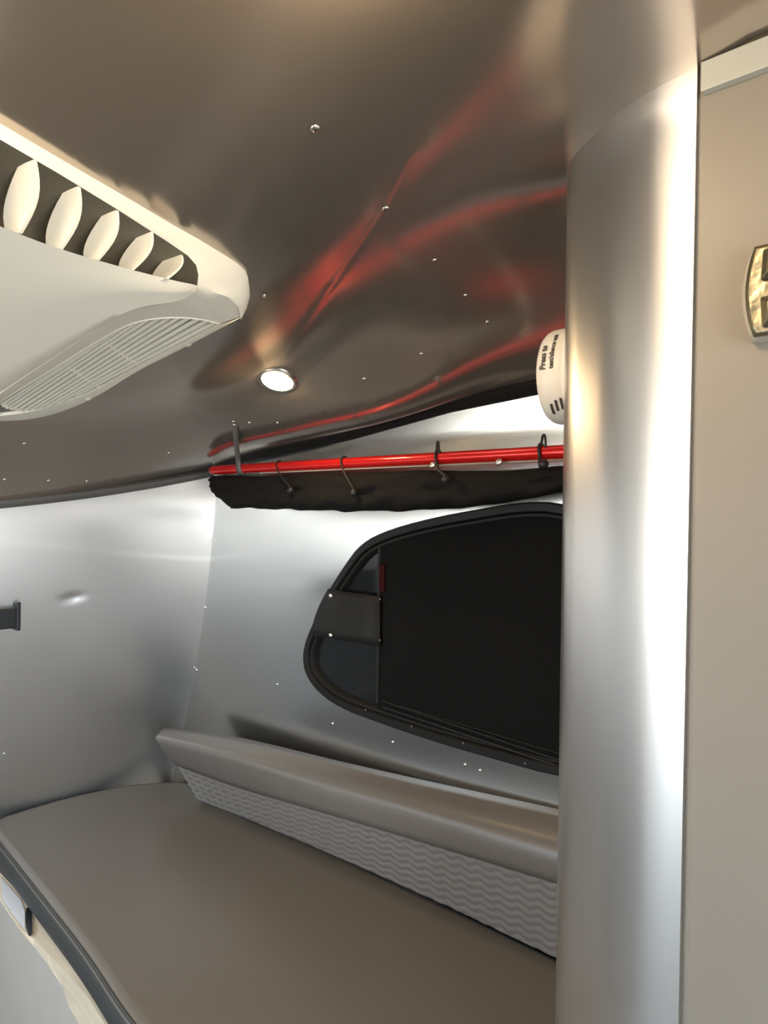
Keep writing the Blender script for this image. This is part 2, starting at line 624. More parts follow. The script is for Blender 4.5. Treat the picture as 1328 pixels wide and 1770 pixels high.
def chaikin(pts, it=2):
    for _ in range(it):
        out = [pts[0]]
        for a, c in zip(pts, pts[1:]):
            out += [tuple(a[k] * .75 + c[k] * .25 for k in range(len(a))), tuple(a[k] * .25 + c[k] * .75 for k in range(len(a)))]
        pts = out + [pts[-1]]
    return pts


corn = chaikin(CORN, 3)
wall_partition = empty('wall_partition', (-.3, .75, 0))
tag(wall_partition, kind='structure')
b = MB()
rows = []
for k in range(41):
    row = []
    for i, (x, y) in enumerate(corn):
        zt = min(roof(x, min(y, 1.10)) + .004, 1.73)
        z = zt * k / 40
        sh = -.010 * (1 - z / 1.72) * max(0, 1 - i / (len(corn) * .45))   # the free edge drifts a little towards the foot
        row.append((x + sh, y, z))
    rows.append(row)
b.grid(rows)
b.build('corner_panel', M_PILLAR, wall_partition, recalc=False)
# folded free edge
b = MB()
e0 = [(-.226 - .010 * (1 - z / 1.72), .6805, z) for z in span(0, 1.728, 20)]
b.grid([[(x - .0005, y, z) for x, y, z in e0], [(x + .0012, y - .0002, z) for x, y, z in e0], [(x + .0012, y + .009, z) for x, y, z in e0]])
b.build('edge_fold', M_PILLAR, wall_partition, smooth=False)
b = MB().box(-.2222, XR - .002, .684, .70, 0, 1.726)
b.add([(-.2422, .694, 0), (-.2222, .684, 0), (-.2222, .684, 1.726), (-.2422, .694, 1.726)], [(0, 1, 2, 3)])
b.build('side_panel', M_PANEL, wall_partition, smooth=False)
zt1, zt0 = on_y(1213, 130, .68).z, on_y(1213, 164, .68).z
MB().box(-.2200, XR - .01, .674, .684, zt0, 1.7235).build('top_strip', M_WHITE, wall_partition, smooth=False, bevel=.001)


# ---------------------------------------------------------------- puck light
def puck(x, y, label, glow):
    z = roof(x, y)
    n = roof_normal(x, y)
    t = empty('ceiling_light', (x, y, z), label, 'light', 'puck lamps in the ceiling')
    M = frame((x, y, z), n)
    MB().lathe([(.0425, -.004), (.0425, .002), (.040, .0045), (.034, .005), (.031, .004), (.031, -.002)], 40, M).build('ring', M_RIVET, t, angle=40)
    MB().lathe([(.031, .0028), (.029, .0058), (.024, .0082), (.015, .0098), (.004, .0104)], 32, M).build('lens', M_LENS, t)
    if not glow: return t
    l = bpy.data.lights.new('puck_glow', 'POINT')       # extra point light under the dome, added to brighten the ceiling
    l.energy = PUCK_GLOW * glow
    l.color = (1.0, .72, .42)
    l.shadow_soft_size = .012
    lo_ = bpy.data.objects.new('puck_glow', l)
    COL.objects.link(lo_)
    lo_.location = Vector((x, y, z)) + n * .032
    return t


pk = on_ceiling(480, 657)
puck(pk.x, pk.y, 'lit round puck lamp with warm glow set into the low ceiling', 0)
puck(-.585, .115, 'round puck lamp in the ceiling close to the louvred face of the air conditioner', .1)
puck(-.345, .335, 'round puck lamp in the ceiling between the air conditioner and the grey partition', 1.0)
puck(-1.06, -.66, 'round puck lamp in the low ceiling on the far side of the aisle', .5)
puck(.55, .10, 'round puck lamp in the ceiling behind the camera', .5)

# ---------------------------------------------------------------- smoke alarm on the lounge side of the partition
ax, ay, az = -.4325, .868, on_y(947, 655, .86).z
fn = Vector((-.985, -.17, 0)).normalized()
AM = frame((ax, ay, az), fn)
alarm = empty('smoke_alarm', (ax, ay, az), 'round white smoke alarm with small print on its rim beside the aluminium pillar', 'smoke alarm')
R = .0645
MB().lathe([(R * .97, -.006), (R * .985, .004), (R * .985, .007)], 56, AM).build('mount_plate', M_ALARM, alarm, angle=40)
prof = [(R * .98, .007), (R, .009), (R * .995, .024), (R * .98, .031), (R * .95, .036), (R * .89, .0405), (R * .80, .0435), (R * .6, .0455), (R * .2, .046)]
body = MB().lathe(prof, 64, AM).build('body', M_ALARM, alarm, angle=60)


def rim(ang, h, lift=.0004):
    """point on the rim: angle measured from straight down the camera side (-y), positive up"""
    # local frame: x = up x n ; find the direction pointing to -y
    d = Vector((0, -1, 0)); d = (d - fn * d.dot(fn)).normalized()
    u = Vector((0, 0, 1))
    return Vector((ax, ay, az)) + (d * math.cos(ang) + u * math.sin(ang)) * (R + lift) + fn * h


def rim_text(txt, ang0, h0, size, name):
    cu = bpy.data.curves.new(name, 'FONT')
    cu.body = txt
    cu.size = size
    cu.offset = .00035
    cu.resolution_u = 2
    o = bpy.data.objects.new(name, cu)
    COL.objects.link(o)
    dg = bpy.context.evaluated_depsgraph_get()
    me = bpy.data.meshes.new_from_object(o.evaluated_get(dg))
    bpy.data.objects.remove(o)
    bm = bmesh.new(); bm.from_mesh(me)
    bmesh.ops.subdivide_edges(bm, edges=[e for e in bm.edges if e.calc_length() > .003], cuts=2)
    for v in bm.verts:
        v.co = rim(ang0 + v.co.x / R, h0 + v.co.y)
    bm.to_mesh(me); bm.free()
    me.materials.clear(); me.materials.append(M_INK)
    return link(name, me, body)


rim_text('Press to', -.01, .0270, .0105, 'print_line')
rim_text('test/silence unit', .0, .0165, .0085, 'print_line')
for k, (a, h) in enumerate([(-.60, .008), (-.64, .015), (-.72, .022)]):
    b = MB()
    rows = [[rim(a + .015 * j - .30 * 0, h + .0022 * 0, .0006) for j in (-18, -12, -6, 0)], [rim(a + .015 * j, h + .0035, .0006) for j in (-18, -12, -6, 0)]]
    b.grid(rows).build('vent_slot', M_INK, body)

# ---------------------------------------------------------------- air conditioner shroud
AC = empty('air_conditioner', on_roof(0, 500) + Vector((-.2, -.1, 0)), 'cream plastic ceiling air conditioner with louvres and a slotted grille', 'air conditioner')
c9, s9 = math.cos(math.radians(9)), math.sin(math.radians(9))
E1, E2 = Vector((-c9, -s9, 0)), Vector((s9, -c9, 0))
O_AC = Vector((-.80, .63, 0))


def uvo(px, py, off):
    p = on_roof(px, py, off)
    q = Vector((p.x, p.y, 0)) - O_AC
    return Vector((q.dot(E1), q.dot(E2), off))


def acp(q):
    p = O_AC + E1 * q[0] + E2 * q[1]
    return Vector((p.x, p.y, 1.8225 + .25 * p.x - q[2]))


VM = .46                                     # middle of the unit across


def mirror(row, base):
    """row of uv points running from the far corner to the near edge of the frame, continued past the frame by symmetry"""
    return row


def lead(q):
    """continue a row that starts at the frame edge on to the middle and mirror it"""
    return [Vector((q.x, 2 * VM - q.y, q.z)), Vector((q.x - .004, VM, q.z))]


OUT = [(0, 213, 0), (100, 272, 0), (217, 340, 0), (300, 389, 0), (345, 414, 0), (385, 439, 0), (410, 458, .002), (425, 477, .006), (431, 495, .011), (432, 512, .018), (427, 532, .025), (417, 549, .030)]
INN = [(0, 241, .015), (100, 299, .015), (203, 362, .015), (290, 418, .016), (325, 442, .020), (339, 458, .027), (343, 475, .036), (341, 494, .046), (362, 503, .045), (388, 511, .042), (408, 527, .037), (416, 547, .031)]
out = [uvo(*p) for p in OUT]
inn = [uvo(*p) for p in INN]


def rows_between(a, b, n, bulge=0.0):
    res = []
    for k in range(n + 1):
        t = k / n
        row = []
        for p, q in zip(a, b):
            m = p.lerp(q, t)
            m.z += bulge * math.sin(math.pi * t)
            row.append(m)
        res.append(row)
    return res


def build_patch(mb, rows): mb.grid([[acp(q) for q in r] for r in rows])


def mir(row): return [Vector((q.x, 2 * VM - q.y, q.z)) for q in row[::-1]]


sh = MB()
o_full, i_full = mir(out) + out, mir(inn) + inn
o_full, i_full = out, inn
build_patch(sh, rows_between(mir(out) + out, mir(inn) + inn, 4, .004))
build_patch(sh, [[q + Vector((.004, .002, -.03)) for q in mir(out) + out], mir(out) + out])
# bottom pan
FRONT = [(0, 391, .057), (60, 415, .057), (115, 434, .057), (169, 450, .057), (234, 468, .056), (285, 481, .054), (315, 488, .052), (333, 491, .049), (341, 494, .046)]
BACK = [(0, 679, .060), (50, 645, .060), (102, 611, .060), (160, 571, .060), (217, 533, .060), (257, 521, .059), (295, 518, .058), (320, 514, .054), (338, 500, .050)]
fr, bk_raw = [uvo(*p) for p in FRONT], [uvo(*p) for p in BACK]
sm = lambda row: [Vector(p) for p in chaikin([tuple(q) for q in row], 2)]
fr, bk = sm(fr), sm(bk_raw)
pr = []
for k in range(9):
    t = k / 8
    prof_off = .010 * min(1, t / .25) * (1 - max(0, (t - .93) / .07)) if t > 0 else 0
    row = []
    for j, (p, q) in enumerate(zip(fr, bk)):
        m = p.lerp(q, t)
        m.z += prof_off * (1 - (j / (len(fr) - 1)) ** 3)
        row.append(m)
    pr.append(row)
build_patch(sh, [mir(r) + r for r in pr])
# sloping side strip with the grille opening
EDGE = [(0, 728, .022), (50, 726, .024), (102, 714, .026), (163, 689, .028), (237, 641, .030), (290, 615, .030), (332, 594, .030), (375, 571, .030), (416, 549, .030)]
ed = sm([uvo(*p) for p in EDGE])
GU = [(0, 694, .047), (50, 663, .047), (102, 631, .047), (160, 594, .047), (217, 562, .047), (257, 551, .046), (305, 548, .044), (345, 551, .042), (378, 559, .037)]
GL = [(0, 719, .034), (50, 713, .033), (102, 700, .033), (163, 676, .033), (237, 633, .034), (290, 607, .034), (325, 589, .034), (352, 574, .034), (380, 560, .036)]
gu_raw, gl_raw = [uvo(*p) for p in GU], [uvo(*p) for p in GL]
gu, gl = sm(gu_raw), sm(gl_raw)
lip = rows_between(bk, gu, 4)
build_patch(sh, lip)
sh_lip = [q.copy() for q in gu]
# little raised lip round the grille, then step down
dn = [q + Vector((0, 0, -.006)) for q in gu]
build_patch(sh, [gu, dn])
build_patch(sh, rows_between(gl, ed, 3, .001))
build_patch(sh, [gl, [q + Vector((0, 0, -.006)) for q in gl]])
# bead between the pan and the strip
# strip surface joining the pan end to the corner edge
fan_a = [uvo(341, 494, .046), uvo(362, 503, .045), uvo(388, 511, .042), uvo(408, 527, .037), uvo(416, 547, .031)]
bk_, gu_ = bk_raw, gu_raw
build_patch(sh, rows_between(fan_a, [bk_[-1], bk_[-2], gu_[6] * .5 + bk_[-2] * .5, gu_[7], gu_[8]], 3))
build_patch(sh, [[fan_a[-1], fan_a[-1]], [gu_[8], gl_raw[8]]])
# back and hidden sides up to the ceiling
side_top = [Vector((q.x, q.y - .004, -.022)) for q in ed]
build_patch(sh, rows_between(ed, side_top, 2))
far = [ed[0], ed[0] + Vector((.04, .10, .004)), ed[0] + Vector((.05, .30, .01))]
shroud = MB()
shroud.v, shroud.f = sh.v, sh.f
# tail end beyond the frame
tail_l = [fr[0], bk[0], gu[0], gl[0], ed[0]]
shroud_o = shroud.build('shroud', M_SHROUD, AC, weld=True, angle=50)
# tail: pan continues outside the frame to the far end of the unit
tl = MB()
q0, q1, q2 = bk[0], ed[0], Vector((.66, .22, .02))
row1 = [q1, Vector((.655, .16, .012)), Vector((.665, VM, .010)), Vector((.655, 2 * VM - .16, .012))]
row0 = [q0, Vector((.55, .25, .060)), Vector((.56, VM, .062)), Vector((.55, 2 * VM - .25, .060))]
rowm = [mir(bk)[-1], ]
tl.grid([[acp(q) for q in row0], [acp(q) for q in row1], [acp(Vector((q.x, q.y, 0))) for q in row1]])
tl.poly([acp(q) for q in (bk[0], mir(bk)[-1], row0[3], row0[2], row0[1])])
tl.build('end_panel', M_SHROUD, AC, smooth=False)

for row, rr in ((bk[:-1], .0016), (gu, .0014)):
    MB().tube([acp(q + Vector((0, 0, .0002))) for q in row], rr, 6).build('bead', M_SHROUD, AC)

# grille: dark pocket behind, single slats over it
gb = MB()
build_patch(gb, [[q + Vector((0, 0, -.0065)) for q in gu], [q + Vector((0, 0, -.0065)) for q in gl]])
grille = gb.build('grille', mat('grille_pocket', (.20, .20, .18), .6), AC)
S0 = [(204, 570, .046), (222, 560, .0455), (241, 555, .045), (259, 551, .0445), (277, 550, .044), (294, 549, .043), (311, 549, .042), (328, 550, .041), (345, 552, .040), (360, 555, .038), (373, 558, .0365)]
S1 = [(2, 700, .046), (6, 704, .0445), (12, 707, .043), (20, 709, .042), (29, 711, .041), (39, 712, .040), (50, 711, .039), (62, 709, .038), (76, 706, .037), (96, 699, .036), (130, 685, .0352)]
for a, c in zip(S0, S1):
    A, C = uvo(*a), uvo(*c)
    side = Vector((-(C - A).y, (C - A).x, 0)).normalized()
    sl = MB()
    w, h = .0026, .0045
    rows = []
    for t in span(0, 1, 4):
        m = A.lerp(C, t)
        rows.append([acp(m + side * w - Vector((0, 0, h))), acp(m + side * w), acp(m - side * w), acp(m - side * w - Vector((0, 0, h)))])
    sl.grid(rows, close=True); sl.poly(rows[0]); sl.poly(rows[-1])
    sl.build('slat', M_SHROUD, grille, smooth=False)
for (a, c) in [((110, 633, .0445), (170, 672, .034)), ((175, 592, .0445), (235, 632, .035))]:
    A, C = uvo(*a), uvo(*c)
    sl = MB().tube([acp(A - Vector((0, 0, .003))), acp(C - Vector((0, 0, .003)))], .0018, 6)
    sl.build('cross_rib', M_SHROUD, grille)
for px, py in ((325, 596), (152, 690)):
    p = acp(uvo(px, py, .031))
    MB().lathe([(.0052, -.001), (.0052, .001), (.004, .0024), (.0015, .003)], 14, frame(p, (.2, .35, -1))).build('screw', M_WHITE, AC)
# louvre cavity and vanes
cv = MB()
up_e = [uvo(*p) for p in [(0, 241, .015), (100, 299, .015), (203, 362, .015), (290, 418, .016), (325, 442, .020), (339, 458, .027), (343, 475, .036)]]
lo_e = [uvo(*p) for p in [(0, 391, .057), (102, 431, .057), (169, 450, .057), (234, 468, .056), (300, 485, .053), (333, 491, .049), (341, 494, .046)]]
D = Vector((.085, 0, 0))
r0 = mir(up_e) + up_e
r1 = [q + D * .9 + Vector((0, 0, .004)) for q in r0]
r3 = mir(lo_e) + lo_e
r2 = [q + D + Vector((0, 0, -.006)) for q in r3]
build_patch(cv, [r0, r1, r2, r3])
for k in (0, -1): cv.poly([acp(r[k]) for r in (r0, r1, r2, r3)])
cv.build('vent_duct', mat('shaded_duct', (.13, .12, .09), .5), AC)  # cavity shade put into the colour, the plastic itself is cream
VAN = [((61, 277), (36, 403)), ((137, 323), (106, 431)), ((203, 364), (169, 450)), ((263, 401), (229, 467)), ((313, 437), (289, 482))]
vuv = [(uvo(*a, .0155), uvo(*c, .0565)) for a, c in VAN]
dv = vuv[0][0] - vuv[1][0]
for k in (1, 2, 3, 4, 5):
    vuv.append((vuv[0][0] + Vector((dv.x * .3 * k, dv.y * k, 0)), vuv[0][1] + Vector((dv.x * .3 * k, dv.y * k, 0))))
for T, B in vuv:
    vn = MB()
    rows = []
    for k in range(9):
        t = k / 8
        m = T.lerp(B, t)
        m = m + Vector((.012 * math.sin(math.pi * t) * -.5, -.006 * math.sin(math.pi * t), 0))
        dep = .006 + .030 * math.sin(math.pi * (t * .8 + .12)) ** 1.0
        th = .0016
        a = m + Vector((0, th, 0)); c = m + Vector((0, -th, 0))
        bq = m + Vector((dep, th * .7 + dep * .35, 0)); dq = m + Vector((dep, -th * .7 + dep * .35, 0))
        rows.append([acp(a), acp(c), acp(dq), acp(bq)])
    vn.grid(rows, close=True); vn.poly(rows[0]); vn.poly(rows[-1])
    vn.build('louvre_vane', M_SHROUD, AC, angle=50)

# ---------------------------------------------------------------- window in the right wall
window = empty('window_1', (-.9, YW, .838))
tag(window, kind='structure')


def ring(loopa, ya, loopb, yb): return [[Vector((p.x, ya, p.z)) for p in loopa], [Vector((p.x, yb, p.z)) for p in loopb]]


w0, w1, w2, w3, w4 = win, inset(win, .003), inset(win, .016), inset(win, .019), inset(win, .030)
b = MB()
b.grid([[Vector((p.x, y, p.z)) for p in lp] for lp, y in ((w0, YW + .0005), (w0, YW - .005), (w1, YW - .008), (w2, YW - .008), (w3, YW - .004), (w3, YW + .014))], close=True)
b.build('frame_gasket', M_RUBBER, window, angle=40)
b = MB()
b.grid([[Vector((p.x, y, p.z)) for p in lp] for lp, y in ((inset(win, .0185), YW + .012), (inset(win, .021), YW - .002), (inset(win, .026), YW - .002), (w4, YW + .004), (w4, YW + .02))], close=True)
b.build('inner_frame', M_FLAP, window, angle=40)
b = MB().poly([Vector((p.x, YW + .012, p.z)) for p in inset(win, .017)])
b.poly([Vector((p.x, YW + .017, p.z)) for p in inset(win, .017)])
b.build('pane', M_GLASS_D, window, smooth=False, recalc=False)
XS0 = on_y(655, 1080, YW).x
zt_s, zb_s = on_y(655, 948, YW + .0).z, on_y(655, 1212, YW).z
sh_l = [p for p in inset(win, .021) if p.x > XS0 + .002]
# keep loop order: start after the jump
lp = inset(win, .021)
n = len(lp)
st = next(i for i in range(n) if lp[i].x > XS0 and lp[i - 1].x <= XS0)
seq = []
for k in range(n):
    p = lp[(st + k) % n]
    if p.x > XS0: seq.append(p)
    elif seq: break
if seq[0].z > seq[-1].z: seq = seq[::-1]
poly = [Vector((XS0, 0, seq[0].z + .002))] + seq + [Vector((XS0, 0, seq[-1].z - .002))]
fr_, bk_ = [Vector((p.x, YW - .001, p.z)) for p in poly], [Vector((p.x, YW + .006, p.z)) for p in poly]
b = MB()
b.poly(fr_); b.grid([fr_, bk_], close=True)
shade = b.build('shade_screen', M_SHADE, window, smooth=False)
# edge bar, bottom rails of the shade
b = MB().box(XS0 - .003, XS0 + .005, YW - .004, YW + .004, zb_s - .004, zt_s + .004)
b.build('shade_edge', M_FLAP, window, smooth=False, bevel=.001)
for (pa, pb, r) in (((662, 1212), (958, 1311), .0022), ((662, 1222), (958, 1322), .003), ((690, 1220), (958, 1300), .0013)):
    A, C = on_y(*pa, YW - .003), on_y(*pb, YW - .003)
    C = A + (C - A) * 1.25
    if C.x > -.50: C = A + (C - A) * ((-.50 - A.x) / (C.x - A.x))
    MB().tube([A, C], r, 8).build('bottom_rail', M_RUBBER if r > .002 else M_FLAP, window)
# snapped flap across the narrow end
FL = [(566, 1022), (655, 1032), (655, 1117), (543, 1100), (536, 1092), (548, 1062)]
fl = [on_y(px, py, YW - .010) for px, py in FL]
b = MB()
rows = []
la = [(568, 1018), (600, 1023), (630, 1027), (657, 1031)]
lb = [(548, 1060), (590, 1066), (630, 1072), (657, 1076)]
lc = [(538, 1098), (580, 1105), (620, 1111), (657, 1117)]
for kk in range(7):
    t = kk / 6
    row = []
    for a_, b_, c_ in zip(la, lb, lc):
        px = (1 - t) ** 2 * a_[0] + 2 * t * (1 - t) * (2 * b_[0] - .5 * a_[0] - .5 * c_[0]) + t * t * c_[0]
        py = (1 - t) * a_[1] + t * c_[1]
        row.append(on_y(px, py, YW - .010 + .002 * math.sin(math.pi * t)))
    rows.append(row)
b.grid(rows)
flap = b.build('strap_flap', M_FLAP, window, solid=.003)
for px, py in ((572, 1030), (572, 1098)):
    o = rivet(window, on_y(px, py, YW - .0125), (0, -1, 0), dome('snap_button', .0058, .0035, M_SNAP), 'snap_button')
for px, py in ((657, 1036), (657, 1107), (632, 1227), (712, 1256), (801, 1285), (908, 1320)):
    rivet(window, on_y(px, py, YW - .0085 - (.002 if px == 657 else 0)), (0, -1, 0), dome('screw', .0024, .0012, mat('dull_screw', (.20, .19, .18), .4, .8)), 'screw')
b = MB().box(*(lambda A, C: (A.x, C.x, YW - .006, YW - .001, C.z, A.z))(on_y(659, 975, YW), on_y(667, 1022, YW)))
tag(b.build('pull_tab', M_WARN, window, smooth=False, bevel=.001), 'dark red fabric tab')

# ---------------------------------------------------------------- red rod, curtain, ties, strap
YP, ZP, RP = 1.03, 1.4015, .0118
rod = empty('curtain_rod', (-1.53, YP, ZP), 'glossy red metal rod running along the window wall under the ceiling', 'rod')
MB().tube([(x, YP, ZP) for x in span(-1.525, -.466, 20)], RP, 24).build('tube', M_RED, rod, angle=40)
MB().tube([(-1.538, YP, ZP), (-1.525, YP, ZP)], RP * .8, 16).build('end_plug', mat('dark_red_plug', (.16, .02, .02), .4), rod, angle=40)

curtain = empty('curtain', (-1.0, YP, 1.30), 'black privacy curtain rolled up and tied under the red rod', 'curtain')
b = MB()
rows = []
XA, XB = -1.525, -.468
N = 150
for i in range(N + 1):
    x = XA + (XB - XA) * i / N
    # foot of the roll, rising in ragged steps at the free end
    zb = interp([(-1.525, 1.372), (-1.51, 1.366), (-1.508, 1.352), (-1.492, 1.350), (-1.489, 1.336), (-1.472, 1.334), (-1.468, 1.322), (-1.452, 1.318), (-1.444, 1.305), (-1.2, 1.302), (-1.038, 1.300), (-.85, 1.303), (-.70, 1.312), (-.6, 1.326), (-.5, 1.342)], x)
    w1_ = .5 + .5 * math.sin(x * 19 + 1.3)
    w2_ = math.sin(x * 31 + .4)
    zt_ = ZP - RP - .0025 - .004 * w1_ - interp([(-1.53, .0), (-.95, .002), (-.75, .008), (-.47, .006)], x)
    H = zt_ - zb
    fy = YP - .020 - .010 * w1_ * min(1, H / .05)
    row = []
    for k, (t, d) in enumerate([(.985, -.003), (.92, -.012), (.80, -.018), (.66, -.024 - .004 * w2_), (.55, -.020 - .006 * w1_), (.45, -.026 + .004 * w2_), (.30, -.032), (.16, -.030), (.05, -.020), (0, -.004), (.04, .014), (.2, .030), (.45, .036), (.75, .026), (.95, .008)]):
        wob = .0025 * math.sin(x * 47 + k * 1.7) + .0015 * math.sin(x * 83 + k)
        row.append((x, YP + d * min(1, .35 + H / .06) + wob, zb + H * t + wob * .5 * (0 < k < 14)))
    rows.append(row)
b.grid(rows, close=True); b.poly(rows[0]); b.poly(rows[-1])
roll = b.build('rolled_fabric', M_CLOTH, curtain)
# ragged layered edges and a loose thread at the free end
for k, (px, py, qx, qy) in enumerate([(372, 830, 384, 846), (382, 842, 394, 858), (391, 853, 402, 868), (398, 864, 407, 877)]):
    A, C = on_y(px, py, YP - .012 - .002 * k), on_y(qx, qy, YP - .014 - .002 * k)
    E_ = A + Vector((.09, 0, -.004))
    G_ = C + Vector((.09, 0, 0))
    mesh('layer_edge', [A, C, G_, E_], [(0, 1, 2, 3)], M_CLOTH, curtain, smooth=False, solid=.003)
A = on_y(401, 866, YP - .015); C = on_y(400, 879, YP - .015)
MB().tube([A, A.lerp(C, .5) + Vector((.002, 0, 0)), C], .0022, 6).build('loose_thread', M_CORD, curtain)


def tie(pt_px, end_px, toggle, r=.0021, tw=0.0):
    """cord looped over the rod and down to the roll"""
    T = on_y(*pt_px, YP)
    xe = on_y(*end_px, YP - .035)
    pts = []
    rr = RP + r
    for k in range(9):
        a = math.radians(200 - 25 * k) if False else math.radians(-10 + 27 * k)
        f = k / 8
        pts.append(Vector((T.x - .006 + .010 * f, YP + rr * math.cos(a), ZP + rr * math.sin(a) + .001)))
    pts.append(Vector((T.x * .6 + xe.x * .4, YP - .026, ZP - .024)))
    pts.append(xe + Vector((0, -.003, .006)))
    pts.append(xe + Vector((0, -.003, 0)))
    pts = [Vector(p) for p in chaikin([tuple(p) for p in pts], 1)]
    t = MB().tube(pts, r, 7).build('tie_cord', M_CORD, curtain)
    if toggle:
        MB().lathe([(.002, -.007), (.006, -.006), (.0075, 0), (.006, .006), (.002, .007)], 14, frame(xe + Vector((0, -.004, 0)), (.9, -.3, .3))).build('toggle', M_BLACK, t)
    return t


tie((484, 798), (505, 848), True, .0016)
tie((596, 790), (614, 852), True, .0021)
tie((759, 771), (773, 829), True, .0026)
tie((937, 759), (942, 803), True, .0028)
# loop ring on the third and fourth ties
for px, py in ((757, 778), (940, 768)):
    p = on_y(px, py, YP - .004)
    pts = [p + Vector((.006 * math.cos(a), -.004 * math.cos(a), .016 * math.sin(a))) for a in span(0, 2 * math.pi, 16)]
    MB().tube(pts, .0022, 6, caps=False).build('tie_loop', M_CORD, curtain)
for px, py in ((748, 804), (863, 799)):
    rivet(curtain, on_y(px, py, YP - .018), (0, -1, .25), dome('snap_button', .0068, .0045, M_SNAP), 'snap_button')
# narrow strip of light fabric hem right under the rod
MB().tube([(x, YP - .004, ZP - RP - .0012) for x in span(-1.33, -.47, 20)], .0016, 6).build('hem_edge', mat('pale_hem', (.35, .32, .29), .6), curtain)

st_top = on_ceiling(405, 733)
strap = empty('hanging_strap', st_top, 'narrow grey strap hanging from a ceiling rivet and holding the red rod', 'strap')
c0, c1 = st_top, on_y(413, 800, YP - RP)
pts = [c0 + Vector((0, 0, -.001)), c0.lerp(c1, .3) + Vector((0, 0, -.004)), c0.lerp(c1, .7) + Vector((0, -.001, 0)), c1 + Vector((0, -.002, .004)),
       Vector((c1.x, YP - RP - .002, ZP)), Vector((c1.x, YP - RP * .6, ZP - RP - .001)), Vector((c1.x, YP + RP * .5, ZP - RP - .001)), Vector((c1.x, YP + RP + .002, ZP + .002)), Vector((c1.x, YP + .002, ZP + RP + .003))]
pts = [Vector(p) for p in chaikin([tuple(p) for p in pts], 1)]
wv = Vector((.0095, 0, 0))
MB().grid([[p - wv for p in pts], [p + wv for p in pts]]).build('webbing', M_STRAP, strap, solid=.0016)
rivet(strap, c0 + Vector((0, 0, -.002)), roof_normal(c0.x, c0.y), RIV, 'rivet')

# ---------------------------------------------------------------- bench
bench = empty('bench_base', (-1.1, .8, 0), 'grey laminate bench box under the seat cushion', 'bench')
MB().box(-1.86, -.475, .602, 1.10, .001, .455).build('box_panel', M_BENCH, bench, smooth=False, bevel=.003)

board = empty('plywood_board', (-1.3, .57, .44), 'pale plywood edge board sticking out under the seat cushion', 'board')
UP = [(-1.80, 0), (0, 1508), (40, 1551), (68, 1580), (98, 1614), (129, 1648), (160, 1682), (193, 1715), (245, 1770)]
up = [on_z(px, py, .468) for px, py in UP[1:]]
RD = [(3, 1556), (36, 1607), (56, 1620), (80, 1646), (110, 1674), (130, 1698), (152, 1724), (182, 1770)]
rd = [on_z(px, py, .462) for px, py in RD]
LW = [(2, 1560), (40, 1616), (62, 1640), (85, 1671), (108, 1706), (112, 1718), (118, 1738), (138, 1772)]
lw = [on_y(px, py, q.y - .002) for (px, py), q in zip(LW, rd)]


def ext(row, xe):
    a, c = row[-2], row[-1]
    d = row[-1] - row[0]
    return row + [row[-1] + d * ((xe - row[-1].x) / d.x)]


def pre(row, xs):
    d = row[0] - row[1]
    return [row[0] + d * ((xs - row[0].x) / d.x)] + row


up, rd, lw = [ext(pre(r, -1.80), -.60) for r in (up, rd, lw)]
bt = [Vector((q.x, p.y, q.z - .002)) for p, q in zip(up, lw)]
b = MB().grid([up, rd, lw, bt], close=False)
b.grid([bt, up]); b.poly([up[0], rd[0], lw[0], bt[0]]); b.poly([up[-1], rd[-1], lw[-1], bt[-1]])
plank = b.build('plank', M_WOOD, board, smooth=False)
A = [on_z(px, py, .4692) for px, py in ((1, 1516), (36, 1556), (43, 1576), (43, 1606), (24, 1580), (4, 1553))]
b = MB().poly(A)
b.grid([A, [p - Vector((0, 0, .0025)) for p in A]], close=True)
tag(b.build('sticker', M_STICK, board, smooth=False), 'bluish white paper sticker')
A = [on_z(px, py, .4696) for px, py in ((46, 1569), (50, 1568), (55, 1576), (56, 1610), (53, 1615), (49, 1613), (45, 1600), (44, 1578))]
b = MB().poly(A)
b.grid([A, [p - Vector((0, 0, .004)) for p in A]], close=True)
tag(b.build('finger_slot', M_BLACK, board, smooth=False), 'black slot')


def rounded_outline(pts, r, seg=6):
    out = []
    n = len(pts)
    for i in range(n):
        a, p, c = Vector(pts[i - 1]), Vector(pts[i]), Vector(pts[(i + 1) % n])
        d0, d1 = (a - p), (c - p)
        rr = min(r[i] if isinstance(r, (list, tuple)) else r, d0.length * .45, d1.length * .45)
        s0, s1 = p + d0.normalized() * rr, p + d1.normalized() * rr
        for k in range(seg + 1):
            t = k / seg
            out.append(s0 * (1 - t) ** 2 + p * 2 * t * (1 - t) + s1 * t * t)
    return out


def resample(loop, step):
    out = []
    n = len(loop)
    for i in range(n):
        a, c = loop[i], loop[(i + 1) % n]
        k = max(1, int((c - a).length / step))
        for j in range(k): out.append(a.lerp(c, j / k))
    return out


def cushion(loop, z0, z1, r, crown):
    L3 = [Vector((p[0], 0, p[1])) for p in loop]
    rows = []
    def ringz(d, z): return [Vector((p.x, p.z, z)) for p in inset(L3, d)]
    rows.append(ringz(.012, z0)); rows.append(ringz(.002, z0 + .008)); rows.append(ringz(0, z0 + .02))
    for k in range(7):
        a = math.pi / 2 * k / 6
        rows.append(ringz(r * (1 - math.cos(a)), z1 - r + r * math.sin(a)))
    return rows


